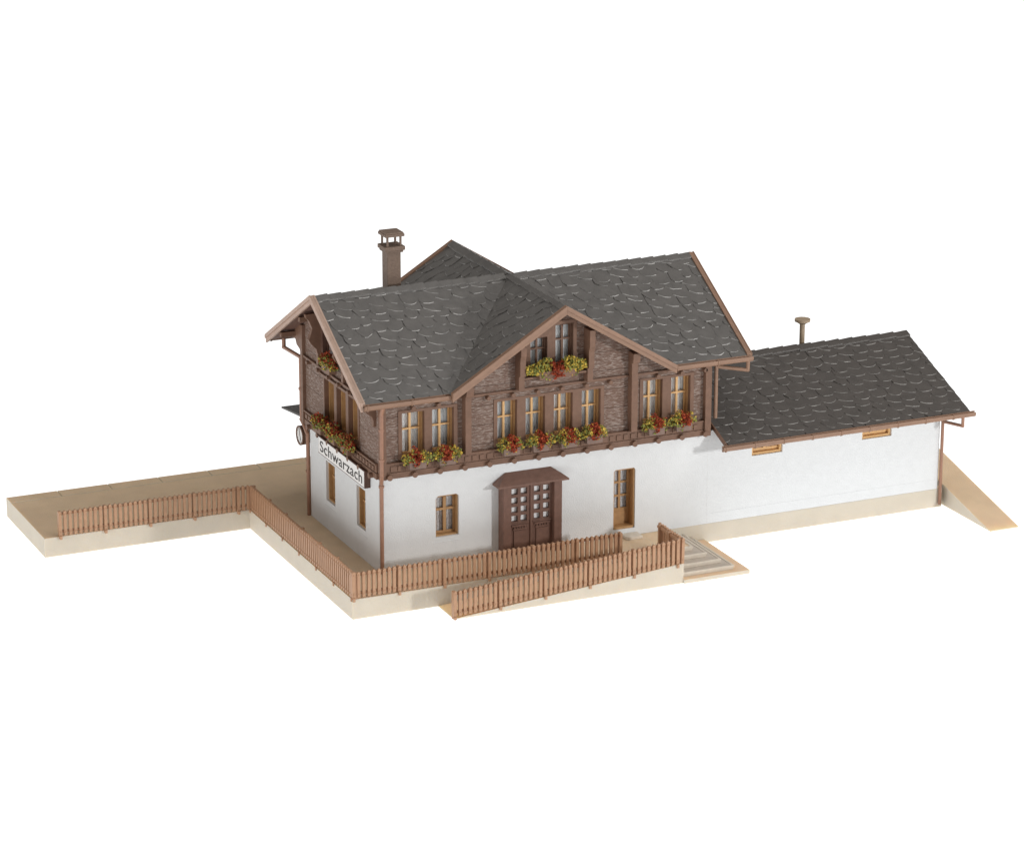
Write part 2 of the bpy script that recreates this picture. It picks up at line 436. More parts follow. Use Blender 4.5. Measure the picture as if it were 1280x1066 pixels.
def ridge_caps(mb, a, b, s, wing=.30, step=.62, seed=3):
    rnd = random.Random(seed)
    a = V(a); b = V(b); L = (b - a).length; d = (b - a) / L; side = V((-d.y, d.x, 0))
    n = max(1, round(L / step)); stp = L / n
    for i in range(n):
        p = a + d * (i * stp - .03); q = a + d * ((i + 1) * stp + .0)
        h0, h1 = .10 + rnd.uniform(-.01, .01), .145 + rnd.uniform(-.01, .015)
        for sg in (1, -1):
            w = wing * rnd.uniform(.93, 1.1)
            e = side * sg * w - V((0, 0, s * w))
            P = [p + V((0, 0, h0)), q + V((0, 0, h1)), q + e + V((0, 0, h1)), p + e + V((0, 0, h0))]
            mb.prism(P, V((0, 0, -.06)), 0)
            mb.quadlist([P[3] + V((0, 0, .002)) - e * .06, P[2] + V((0, 0, .002)) - e * .06, P[2] + e * .01 - V((0, 0, .02)), P[3] + e * .01 - V((0, 0, .02))], [(0, 1, 2, 3)], 1)

# ------------------------------------------------------------------ station house
hs = thing('station_house', 'two-storey alpine station house, white below and brown timber above, with grey cross-gabled roof', 'house', (7.6, 4, ZP))

# lower wall
LW = [(2.53, 3.59, 2.07, 3.90)]
DOORS = [(10.80, 11.83, 1.2, 3.93)]
mb = MB()
holed(mb, FRONT, [(0, ZP), (W, ZP), (W, Z1 + .1), (0, Z1 + .1)], [rect(*LW[0], .16), rect(*DOORS[0], .12), rect(5.72, 7.78, ZP + .05, 4.0)], .3)
SW = [(5.07, 6.13, 2.2, 4.0), (1.57, 2.57, 2.2, 4.0)]
holed(mb, LEFT, [(0, ZP), (D, ZP), (D, Z1 + .1), (0, Z1 + .1)], [rect(*q) for q in SW], .3)
mb.quadlist([(0, D, ZP), (W, D, ZP), (W, D, Z1), (0, D, Z1), (W, 0, ZP), (W, 0, Z1)], [(0, 1, 2, 3), (1, 4, 5, 2)])
mb.build('lower_wall', M['plaster'], hs, recalc=False)
# plaster frame lines below windows
for P_, q in ((FRONT, (2.36, 3.76, 1.84, 1.875)), (LEFT, (4.9, 6.3, 1.93, 1.965)), (LEFT, (1.4, 2.74, 1.93, 1.965))):
    mb = MB(); pbox(mb, P_, *q, -.012, .02); mb.build('plaster_sill', M['plaster'], hs)

window(hs, FRONT, *LW[0], .12, .45, curtain='curtain_grey', bar_mat='tan', split=.62, t=.07, bw=.10)
for q in SW: window(hs, LEFT, *q, .12, .42, curtain='curtain_grey', bar_mat='tan', split=.6, t=.07, bw=.10)

# glazed single door
u0, u1, v0, v1 = 10.80, 11.83, 1.24, 3.93
mb = MB()
for (a, b, c, d) in ((u0 - .03, u0 + .06, v0, v1 + .03), (u1 - .06, u1 + .03, v0, v1 + .03), (u0 + .06, u1 - .06, v1 - .06, v1 + .03), (u0 + .06, u1 - .06, v0 - .06, v0 + .06)):
    pbox(mb, FRONT, a, b, c, d, .06, .62)
dr = mb.build('glazed_door', M['tan'], hs)
mb = MB()
holes = []
cw = (u1 - u0 - .12 - .1 - .1) / 2 - .05
for i in range(2):
    for j in range(3):
        a = u0 + .06 + .09 + i * (cw + .1); c = v0 + .78 + j * .605
        holes.append(rect(a, a + cw, c, c + .52))
holed(mb, lambda u, v, d=0: V((u, .48 + d, v)), rect(u0 + .06, u1 - .06, v0 + .06, v1 - .06), holes, .07)
pbox(mb, FRONT, u0 + .2, u1 - .2, v0 + .17, v0 + .62, .462, .5)
mb.build('door_leaf', M['tan'], dr)
mb = MB(); pbox(mb, FRONT, u0 + .06, u1 - .06, v0 + .7, v1 - .07, .575, .59); mb.build('curtain', M['curtain_grey'], dr)
mb = MB(); mb.quadlist([(u0 + .06, .54, v0 + .7), (u1 - .06, .54, v0 + .7), (u1 - .06, .54, v1 - .07), (u0 + .06, .54, v1 - .07)], [(0, 1, 2, 3)]); mb.build('pane', M['glass'], dr)

# double door with casing and hood
mb = MB()
pbox(mb, FRONT, 5.40, 5.76, ZP, 4.1, -.52, .02); pbox(mb, FRONT, 7.76, 8.12, ZP, 4.1, -.52, .02)
pbox(mb, FRONT, 5.76, 7.76, 3.98, 4.1, -.50, .02)
dd = mb.build('double_door', M['door'], hs, bevel=.02)
mb = MB(); cx, hw, dp, ze, zt, rw = 6.75, 1.63, .68, 4.12, 4.52, 1.06
A = [V((cx - hw, -dp, ze)), V((cx + hw, -dp, ze)), V((cx + hw, -.003, ze)), V((cx - hw, -.003, ze)), V((cx - rw, -.003, zt)), V((cx + rw, -.003, zt))]
B = [p + V((0, 0, -.07)) for p in A[:4]]
mb.quadlist(A + B, [(0, 1, 5, 4), (0, 4, 3), (1, 2, 5), (6, 7, 1, 0), (7, 8, 2, 1), (9, 6, 0, 3), (6, 9, 8, 7), (3, 4, 5, 2)])
mb.build('hood', M['door'], dd, bevel=.012)
DL = lambda u, v, d=0: V((u, -.30 + d, v))
for (a, b) in ((5.76, 6.72), (6.80, 7.76)):
    mb = MB(); holes = []
    for i in range(2):
        for j in range(4):
            hu = a + .11 + i * .43; hv = 2.38 + j * .40
            holes.append(rect(hu, hu + .29, hv, hv + .265))
    holed(mb, DL, rect(a, b, ZP, 3.98), holes, .15)
    pbox(mb, DL, a + .12, b - .12, 2.16, 2.24, -.06, .01); pbox(mb, DL, a + .06, b - .06, 2.28, 2.33, -.05, .01)
    pbox(mb, DL, a + .2, b - .2, 1.15, 1.98, -.045, .01); pbox(mb, DL, a + .16, b - .16, 2.0, 2.08, -.05, .01)
    for k in range(5): mb.cyl(DL(a + .24 + k * .12, 2.12, -.02), DL(a + .24 + k * .12, 2.12, -.07), .04, 6)
    lf = mb.build('door_leaf', M['door'], dd, recalc=False)
    mb = MB(); pbox(mb, DL, a + .03, b - .03, 2.2, 3.96, .155, .17); mb.build('backing', M['paper'], dd)
mb = MB(); pbox(mb, FRONT, 6.72, 6.80, ZP, 3.98, -.36, -.08); mb.build('centre_post', M['door'], dd, bevel=.015)

# upper walls
FW = [(1.03, 2.03, 5.8, 7.72), (2.38, 3.36, 5.8, 7.72), (5.34, 6.24, 5.8, 7.68), (6.64, 7.53, 5.8, 7.68), (7.94, 8.81, 5.8, 7.68), (9.24, 10.12, 5.8, 7.68),
      (12.14, 13.05, 5.8, 7.75), (13.47, 14.39, 5.8, 7.75)]
GW = [(6.78, 7.62, 8.85, 10.32), (8.02, 8.84, 8.85, 10.75)]   # gable pair (left one is cut by the barge board line)
GW = [(6.85, 7.62, 8.85, 10.25), (8.0, 8.82, 8.85, 10.72)]
LUW = [(4.95, 6.1, 5.8, 7.7), (3.6, 4.66, 5.8, 7.7), (2.26, 3.3, 5.8, 7.7)]
LGW = [(4.05, 4.85, 8.8, 10.3), (5.4, 6.2, 8.8, 10.3)]
un = .17
big = lambda q: rect(q[0] - .03, q[1] + .03, q[2] - .03, q[3] + .03)
holesF = [big(q) for q in FW + GW]
mb = MB()
xa = GX - (zg(GX) - un - 8.46) / S2; xb = 2 * GX - xa
holed(mb, FRONT, [(0, Z1), (W, Z1), (W, 8.46), (xb, 8.46), (GX, ZR - un - .02), (xa, 8.46), (0, 8.46)], holesF, .1)
holed(mb, LEFT, [(0, Z1), (DU, Z1), (DU, zm(DU) - un), (RM, ZR - un - .02), (0, zm(0) - un)], [big(q) for q in LUW + LGW], .1)
mb.quadlist([(W, 0, Z1), (W, DU, Z1), (W, DU, zm(DU) - un), (W, RM, ZR - un), (W, 0, zm(0) - un)], [(0, 1, 2, 3, 4)])
mb.quadlist([(0, DU, Z1), (W, DU, Z1), (W, DU, zm(DU) - un), (0, DU, zm(DU) - un), (0, 0, Z1 + .002), (W, 0, Z1 + .002), (0, DU, Z1 + .002), (W, DU, Z1 + .002)], [(0, 1, 2, 3), (4, 5, 7, 6)])
mb.build('upper_wall', M['wood'], hs, recalc=False)

# smooth boards round the window groups (front and side), proud of the planks
def surround(P, a, b, c, d, holes, outline=None, name='window_surround', m='trim', d0=-.035, dep=.215):
    mb = MB(); Q = lambda u, v, e=0: P(u, v, d0 + e)
    holed(mb, Q, outline or rect(a, b, c, d), [rect(q[0], q[1], max(q[2], c + .02), q[3]) for q in holes], dep)
    ol = outline or rect(a, b, c, d)
    for (p, q) in zip(ol, ol[1:] + ol[:1]):
        mb.quadlist([Q(*p), Q(*q), Q(*q, .04), Q(*p, .04)], [(0, 1, 2, 3)])
    mb.build(name, M[m], hs, recalc=False)
surround(FRONT, .86, 3.52, 5.70, 7.84, FW[:2]); surround(FRONT, 5.17, 10.29, 5.70, 7.80, FW[2:6]); surround(FRONT, 11.97, 14.56, 5.70, 7.86, FW[6:])
surround(LEFT, 2.1, 6.26, 5.70, 7.84, LUW)
surround(FRONT, 6.5, 8.98, 8.7, 10.86, GW, [(6.5, 8.7), (8.98, 8.7), (8.98, 10.8), (8.86, 10.86), (7.7, 10.86), (6.5, zg(6.5) - .24)])
surround(LEFT, 3.86, 6.4, 8.7, 10.34, LGW, m='trim_dark')  # shade under the roof overhang put into a darker trim colour
for q in FW: window(hs, FRONT, *q, .18, .50, split=.58)
for q in LUW: window(hs, LEFT, *q, .18, .62, split=.58)
for q in GW: window(hs, FRONT, *q, .18, .36, split=.62, bar_mat='trim', lin_mat='trim')
for q in LGW: window(hs, LEFT, *q, .18, .36, split=.62, bar_mat='trim', lin_mat='trim_dark', curtain='curtain_grey')

# beams, sill boards with dentils, beam ends
mb = MB()
pbox(mb, FRONT, .26, W - .28, 4.98, 5.24, -.16, 0.02); pbox(mb, LEFT, .02, DU, 4.98, 5.24, -.12, 0.02)
pbox(mb, FRONT, 4.02, 11.42, 8.03, 8.14, -.10, .02); pbox(mb, FRONT, .3, 3.74, 8.03, 8.14, -.07, .02); pbox(mb, FRONT, 11.72, W - .28, 8.03, 8.14, -.10, .02)
pbox(mb, LEFT, .05, DU - .1, 8.03, 8.13, -.13, .02)
pbox(mb, LEFT, 1.9, 6.5, 7.80, 7.87, -.10, .02)
mb.build('floor_beam', M['trim'], hs, bevel=.02)
mb = MB()
pbox(mb, FRONT, .26, W - .28, 5.243, 5.60, -.12, .02); pbox(mb, FRONT, .26, W - .28, 5.60, 5.66, -.16, .02)
x = .45
while x < W - .5:
    pbox(mb, FRONT, x, x + .20, 5.30, 5.52, -.165, -.10); x += .335
pbox(mb, LEFT, .1, DU - .05, 5.243, 5.58, -.08, .02); pbox(mb, LEFT, .1, DU - .05, 5.58, 5.65, -.14, .02)
y = .3
while y < DU - .4:
    pbox(mb, LEFT, y, y + .20, 5.30, 5.50, -.13, -.07); y += .335
mb.build('sill_board', M['trim'], hs, bevel=.012)
for k in range(14):
    x = .36 + 1.128 * k
    if x < W - .1:
        mb = MB(); mb.cyl((x, .02, 5.09), (x, -.34, 5.09), .125, 12); mb.build('beam_end', M['trim'], hs, bevel=.015)
    if k and not (3.6 < x < 4.2 or 11.3 < x < 11.8) and x < W - .1:
        mb = MB(); mb.cyl((x, .02, 7.94), (x, -.24, 7.94), .095, 12); mb.build('beam_end', M['trim'], hs, bevel=.012)
for k in range(7):
    y = .5 + 1.2 * k
    mb = MB(); mb.cyl((.02, y, 5.05), (-.28, y, 5.05), .12, 12); mb.build('beam_end', M['trim'], hs, bevel=.015)
    if y > 1:
        mb = MB(); mb.cyl((.02, y, 7.96), (-.24, y, 7.96), .09, 12); mb.build('beam_end', M['trim'], hs, bevel=.012)

# posts and carved braces
def post(P, u0, u1, z0, z1, dep, m='trim'):
    mb = MB(); pbox(mb, P, u0, u1, z0, z1, -dep, .02); return mb.build('post', M[m], hs, bevel=.02)
def brace(P, u0, u1, prof, m='trim'):
    """carved board: prof = outline of (outward, z); stands square to the wall"""
    mb = MB()
    mb.prism([P(u0, z, -o) for o, z in prof], P(u1, 0, 0) - P(u0, 0, 0))
    return mb.build('brace', M[m], hs, bevel=.015)
post(FRONT, -.02, .26, 4.97, 8.4, .20); post(FRONT, W - .28, W + .02, 4.97, 8.4, .24)
post(LEFT, DU - .22, DU + .04, 4.97, zm(DU) - .18, .16)
for (a, b) in ((3.74, 4.02), (11.42, 11.72)):
    post(FRONT, a, b, 5.66, zg(a if a < GX else b) - .24, .36)
def scurve(zb, zt, omax):
    H = zt - zb
    key = [(.14, 0), (.13, .18), (.20, .31), (.43, .42), (.53, .50), (.44, .60), (.37, .71), (.50, .86), (.64, .93), (.66, 1.)]
    out = []
    for (a, b), (c, d) in zip(key[:-1], key[1:]):
        for t in (0, .33, .66): out.append(((a + (c - a) * t) / .66 * omax, zb + H * (b + (d - b) * t)))
    return [(-.02, zb)] + out + [(omax, zt), (-.02, zt)]
for u in (6.16, 9.32):
    brace(FRONT, u, u + .26, [(-.02, 8.145), (.40, 8.145), (.40, 8.77), (.52, 8.77), (.52, 9.5), (.60, 9.7), (.62, zg(u if u < GX else u + .26) - .27), (-.02, zg(u if u < GX else u + .26) - .27)])
for u in (3.74, 11.42):
    zt_ = zg(u if u < GX else u + .28) - .25
    brace(FRONT, u - .03, u + .31, [(.3, zt_ - .5), (.5, zt_ - .42), (.56, zt_ - .2), (.56, zt_), (.3, zt_)])
for u in (6.5, 3.6):
    brace(LEFT, u, u + .22, scurve(8.16, zm(u + (.22 if u > RM else 0)) - .22, .68))
brace(LEFT, .25, .5, scurve(7.2, zm(.25) - .22, .6))
mb = MB()   # brace under the rear eave
mb.prism([(-.14, 8.6, 8.1), (-.14, 8.75, 8.3), (-.14, 9.1, 8.4), (-.14, 9.25, 8.62), (-.14, 9.8, 8.62), (-.14, 10.25, 8.5), (-.14, 10.3, 8.62), (-.14, 8.6, 9.45)], (.22, 0, 0))
mb.build('brace', M['trim'], hs, bevel=.015)
for (y, z) in ((RM, ZR - .3), (9.3, zm(9.3) - .25), (1.2, zm(1.2) - .3), (7.0, zm(7.) - .27)):
    mb = MB(); mb.box(-.80, .02, y - .11, y + .11, z - .22, z); mb.build('purlin', M['trim'], hs, bevel=.015)
mb = MB(); pbox(mb, FRONT, 6.43, 9.31, 8.56, 8.66, -.34, .02); mb.build('balcony_shelf', M['trim'], hs, bevel=.015)

# roof
mb = MB()
c = (GX, RM, ZR); lv = (GX - GH, -RO, ZE); rv = (GX + GH, -RO, ZE); lvb = (GX - GH, YB, ZE); rvb = (GX + GH, YB, ZE)
roof_plane(mb, [(RX0, -RO, ZE), lv, c, (RX0, RM, ZR)], 11)
roof_plane(mb, [rv, (RX1, -RO, ZE), (RX1, RM, ZR), c], 12)
roof_plane(mb, [lvb, (RX0, YB, ZE), (RX0, RM, ZR), c], 13)
roof_plane(mb, [(RX1, YB, ZE), rvb, c, (RX1, RM, ZR)], 14)
roof_plane(mb, [(GX - GH, -RO, ZE), (GX - GH, GF, ZE), (GX, GF, ZR), c], 15)
roof_plane(mb, [(GX + GH, GF, ZE), (GX + GH, -RO, ZE), c, (GX, GF, ZR)], 16)
roof_plane(mb, [(GX - GH, GB, ZE), (GX - GH, YB, ZE), c, (GX, GB, ZR)], 17)
roof_plane(mb, [(GX + GH, YB, ZE), (GX + GH, GB, ZE), (GX, GB, ZR), c], 18)
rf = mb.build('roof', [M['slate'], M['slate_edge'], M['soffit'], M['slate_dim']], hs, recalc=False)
mb = MB()
ridge_caps(mb, (RX0 + .03, RM, ZR - .03), (GX - .25, RM, ZR - .03), S1); ridge_caps(mb, (GX + .25, RM, ZR - .03), (RX1 - .03, RM, ZR - .03), S1, seed=4)
ridge_caps(mb, (GX, GF + .03, ZR - .03), (GX, RM - .25, ZR - .03), S2, seed=5, wing=.2); ridge_caps(mb, (GX, RM + .25, ZR - .03), (GX, GB - .03, ZR - .03), S2, seed=6)
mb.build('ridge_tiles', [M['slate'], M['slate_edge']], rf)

def barge(P, uc, zc, sl, half, dist, m='barge', drop=.27, out=1):
    """two-step barge boards on both slopes of a gable; P(u,v,d) with d measured from the verge line outward"""
    for sg in (-1, 1):
        mb = MB()
        a, b = (uc, zc), (uc + sg * half, zc - sl * half)
        mb.prism([P(a[0], a[1] + .10, 0), P(b[0], b[1] + .10, 0), P(b[0], b[1] - drop, 0), P(a[0], a[1] - drop, 0)], P(0, 0, .11) - P(0, 0, 0))
        mb.prism([P(a[0], a[1] + .12, .112), P(b[0], b[1] + .12, .112), P(b[0], b[1] - .07, .112), P(a[0], a[1] - .07, .112)], P(0, 0, .05) - P(0, 0, 0))
        mb.prism([P(a[0], a[1] + .115, -.09), P(b[0], b[1] + .115, -.09), P(b[0], b[1] - .02, -.09), P(a[0], a[1] - .02, -.09)], P(0, 0, .09) - P(0, 0, 0))
        mb.build('barge_board', M[m], rf, bevel=.012)
barge(lambda u, v, d: V((RX0 - d, u, v)), RM, ZR, S1, RM + RO, 0, m='barge_lit')
barge(lambda u, v, d: V((RX1 + d, u, v)), RM, ZR, S1, RM + RO, 0)
barge(lambda u, v, d: V((u, GF - d, v)), GX, ZR, S2, GH, 0)
barge(lambda u, v, d: V((u, GB + d, v)), GX, ZR, S2, GH, 0)

def gutter(parent, x0, x1, y, z, sgn=-1, m='barge', r=.12, joints=1.95):
    mb = MB()
    prof = [(0, .06), (0, -.20)] + [(r * .4 + r * math.sin(t), -.09 - r * math.cos(t)) for t in [math.pi / 2 * k / 5 for k in range(6)]] + [(r * 1.4, .02), (r * 1.15, .02), (r * 1.1, -.05), (.03, -.05), (.03, .06)]
    mb.prism([(x0, y + sgn * a, z + b) for a, b in prof], (x1 - x0, 0, 0))
    x = x0 + .12
    while x < x1:
        p2 = [(0, -.22)] + [(r * .4 + (r + .02) * math.sin(t), -.09 - (r + .03) * math.cos(t)) for t in [math.pi / 2 * k / 5 for k in range(6)]] + [(r * 1.4 + .02, .03), (0, .03)]
        mb.prism([(x, y + sgn * a, z + b) for a, b in p2], (.06, 0, 0)); x += joints
    return mb.build('gutter', M[m], parent, bevel=.006)
gutter(rf, RX0 + .02, GX - GH + .02, -RO, ZE - .02); gutter(rf, GX + GH - .02, RX1 + .14, -RO, ZE - .02)
gutter(rf, RX0 + .02, GX - GH, YB, ZE - .02, 1); gutter(rf, GX + GH, RX1 + .14, YB, ZE - .02, 1)

# downpipes
def pipe(parent, path, r=.075, m='pipe', cuffs=()):
    mb = MB(); mb.tube(path, r, 10)
    for p in cuffs: mb.cyl(V(p) - V((0, 0, .05)), V(p) + V((0, 0, .05)), r + .035, 10)
    return mb.build('downpipe', M[m], parent, smooth=True)
pipe(hs, [(.0, -.5, 8.2), (.0, -.34, 7.9), (.0, -.30, 5.2), (.06, -.10, 4.85), (.06, -.10, .95)], .085, cuffs=[(0, -.3, 7.2), (.0, -.3, 5.9), (.06, -.1, 4.7)])
pipe(hs, [(16.9, -.52, 8.2), (16.9, -.5, 7.80), (15.58, -.12, 8.02), (15.58, -.12, 5.75)], .085, m='barge')
pipe(hs, [(-.1, 10.8, 8.2), (-.1, 10.8, 7.82), (-.1, 8.72, 7.92), (-.1, 8.72, 5.1), (-.06, 8.12, 4.6), (-.06, 8.12, .93)], .09, cuffs=[(-.06, 8.12, 2.9), (-.1, 8.72, 6.5)])

# rear canopy
mb = MB()
mb.prism([(-.15, 8.62, 5.32), (-.15, 11.15, 5.0), (-.15, 11.15, 4.92), (-.15, 8.62, 5.22)], (15.6, 0, 0))
mb.build('canopy', M['slate_shed'], hs, bevel=.01)
mb = MB(); mb.tube([(-.1, 8.9, 5.05), (-.1, 8.3, 4.75)], .05, 8); mb.build('canopy_bracket', M['trim'], hs)

# chimney
mb = MB(); cx0, cx1, cy0, cy1 = 2.86, 3.48, 5.9, 6.52
mb.box(cx0, cx1, cy0, cy1, 10.6, 13.02); 
ch = mb.build('chimney', M['chimney'], hs, bevel=.03)
mb = MB(); mb.box(cx0 - .15, cx1 + .15, cy0 - .15, cy1 + .15, 13.02, 13.2); mb.box(cx0 - .09, cx1 + .09, cy0 - .09, cy1 + .09, 12.92, 13.02)
mb.build('collar', M['chimney'], ch, bevel=.03)
for px in (cx0 - .03, cx1 - .05):
    for py in (cy0 - .03, cy1 - .05):
        mb = MB(); mb.box(px, px + .08, py, py + .08, 13.2, 13.62); mb.build('cap_post', M['chimney'], ch)
mb = MB(); mb.box(cx0 - .13, cx1 + .13, cy0 - .13, cy1 + .13, 13.62, 13.74)
mb.prism([(cx0 - .1, cy0 - .1, 13.74), (cx1 + .1, cy0 - .1, 13.74), (cx1 + .1, cy1 + .1, 13.74), (cx0 - .1, cy1 + .1, 13.74)], (0, 0, .06))
mb.build('cap', M['chimney'], ch, bevel=.02)

# ------------------------------------------------------------------ goods shed
sh = thing('goods_shed', 'low white goods shed with brownish slate roof joined to the station house side', 'shed', (21, 4, ZP))
SX1, SD = 27.0, 8.75
AM, AO, AZR, AZE = 4.363, 1.256, 6.944, 4.77
SA = (AZR - AZE) / (AM + AO); za = lambda y: AZR - SA * abs(y - AM)
AW = [(17.48, 19.0, 3.68, 4.45), (23.0, 24.5, 3.70, 4.47)]
mb = MB()
holed(mb, FRONT, [(W + .002, ZP), (SX1, ZP), (SX1, za(0) - .14), (W + .002, za(0) - .14)], [rect(*q) for q in AW], .25)
mb.quadlist([(SX1, 0, ZP), (SX1, SD, ZP), (SX1, SD, za(SD) - .14), (SX1, AM, AZR - .14), (SX1, 0, za(0) - .14), (W, SD, ZP), (W, SD, za(SD) - .14)], [(0, 1, 2, 3, 4), (1, 5, 6, 2)])
mb.build('wall', M['plaster'], sh, recalc=False)
mb = MB(); pbox(mb, FRONT, W + .01, SX1 - .01, 1.30, 1.33, -.008, .02); mb.build('plaster_band', M['plaster'], sh)
for q in AW:
    window(sh, FRONT, *q, .10, .40, curtain='curtain', bar_mat='tan_bright', lin_mat='tan_bright', split=.25, t=.1, bw=.1, pleat=False)
mb = MB(); AX0, AX1 = 15.587, 27.73; AB = 2 * AM + AO
kw = dict(wid=.78, exp=.52, irregular=.55, lift=.04)
roof_plane(mb, [(AX0, -AO, AZE), (AX1, -AO, AZE), (AX1, AM, AZR), (AX0, AM, AZR)], 21, thick=.13, **kw)
roof_plane(mb, [(AX1, AB, AZE), (AX0, AB, AZE), (AX0, AM, AZR), (AX1, AM, AZR)], 22, thick=.13, **kw)
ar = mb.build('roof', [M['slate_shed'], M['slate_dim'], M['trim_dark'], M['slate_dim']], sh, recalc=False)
mb = MB(); ridge_caps(mb, (AX0, AM, AZR - .02), (AX1, AM, AZR - .02), SA, seed=8, wing=.36, step=.7)
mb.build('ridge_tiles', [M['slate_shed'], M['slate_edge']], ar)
mb = MB()
mb.prism([(AX0 - .05, -AO, AZE + .05), (AX0 - .05, AM, AZR + .05), (AX0 - .05, AM, AZR - .14), (AX0 - .05, -AO, AZE - .14)], (.05, 0, 0))
mb.build('verge_board', M['trim'], ar)
gutter(ar, 15.32, 27.95, -AO - .02, AZE - .03, joints=1.42, r=.11)
mb = MB(); mb.box(AX0 + .03, AX1 - .1, -AO - .02, -AO + .1, AZE - .16, AZE - .02); mb.build('fascia', M['trim_dark'], ar)
pipe(sh, [(27.32, -1.36, 4.6), (27.32, -1.36, 4.18), (27.08, -.1, 4.06), (27.08, -.1, .2)], .075, m='pipe')
mb = MB(); mb.tube([(22.70, 5.1, 6.2), (22.70, 5.1, 7.78)], .125, 12)
vp = mb.build('vent_pipe', M['vent'], sh, smooth=True)
mb = MB(); mb.cyl((22.70, 5.1, 7.74), (22.70, 5.1, 7.86), .15, 16, r2=.33); mb.cyl((22.70, 5.1, 7.86), (22.70, 5.1, 7.97), .36, 16); mb.build('vent_cap', M['vent'], vp, smooth=True)

# ------------------------------------------------------------------ name board and clock
sg = thing('station_sign', 'long white name board reading Schwarzach in black letters under the side windows', 'sign', (-.14, 3.63, 4.72))
mb = MB(); mb.box(-.27, -.005, .95, 6.32, 4.33, 5.10); mb.build('board', M['trim_dark'], sg, bevel=.015)
mb = MB(); mb.box(-.278, -.268, 1.0, 6.27, 4.37, 5.06); mb.build('sign_face', M['white'], sg)
cu = bpy.data.curves.new('lettering', 'FONT'); cu.body = 'Schwarzach'; cu.size = .80; cu.align_x = 'CENTER'; cu.align_y = 'CENTER'
cu.offset = .002; cu.extrude = .004; cu.space_character = 1.06
tmp = bpy.data.objects.new('tmp', cu); COL.objects.link(tmp)
bpy.context.view_layer.update()
me = bpy.data.meshes.new_from_object(tmp.evaluated_get(bpy.context.evaluated_depsgraph_get()))
bpy.data.objects.remove(tmp)
xs = [v.co.x for v in me.vertices]; ys = [v.co.y for v in me.vertices]
wx = max(xs) - min(xs); mx_ = (max(xs) + min(xs)) / 2; my_ = (max(ys) + min(ys)) / 2; hy = max(ys) - min(ys)
for v in me.vertices:   # reads from the rear (left) to the front (right)
    v.co = V((-.286 - v.co.z, 3.63 - (v.co.x - mx_) / wx * 4.85, 4.715 + (v.co.y - my_) / hy * .49)) - V(sg.location)
me.materials.clear(); me.materials.append(M['black'])
lt = bpy.data.objects.new('lettering', me); COL.objects.link(lt); lt.parent = sg

ck = thing('station_clock', 'round white-faced clock with brown rim hanging at the rear corner of the house', 'clock', (-.05, 8.95, 4.3))
cc = V((-.1, 8.95, 4.3))
mb = MB(); mb.cyl(cc, cc + V((.34, 0, 0)), .43, 28)
mb.tube([cc + V((.17, 0, .4)), cc + V((.17, -.25, .75))], .04, 8)
mb.build('clock_body', M['trim'], ck, bevel=.02, smooth=True)
mb = MB(); n = 32
for i in range(n):
    a, b = 2 * math.pi * i / n, 2 * math.pi * (i + 1) / n
    f = lambda t, r, x: cc + V((x, math.cos(t) * r, math.sin(t) * r))
    mb.quadlist([f(a, .44, -.05), f(b, .44, -.05), f(b, .36, -.05), f(a, .36, -.05), f(a, .44, 0), f(b, .44, 0), f(b, .36, 0), f(a, .36, 0)], [(0, 1, 2, 3), (0, 4, 5, 1), (3, 2, 6, 7)])
mb.build('rim', M['trim'], ck)
mb = MB(); mb.cyl(cc + V((-.012, 0, 0)), cc + V((-.002, 0, 0)), .37, 28); mb.build('clock_face', M['white'], ck)
mb = MB(); mb.tube([cc + V((-.022, 0, 0)), cc + V((-.022, -.09, -.22))], .014, 6); mb.tube([cc + V((-.022, 0, 0)), cc + V((-.022, .08, .27))], .012, 6)
for k in range(12):
    t = k * math.pi / 6; mb.tube([cc + V((-.018, .29 * math.cos(t), .29 * math.sin(t))), cc + V((-.018, .34 * math.cos(t), .34 * math.sin(t)))], .008, 5)
mb.build('hands', M['black'], ck)

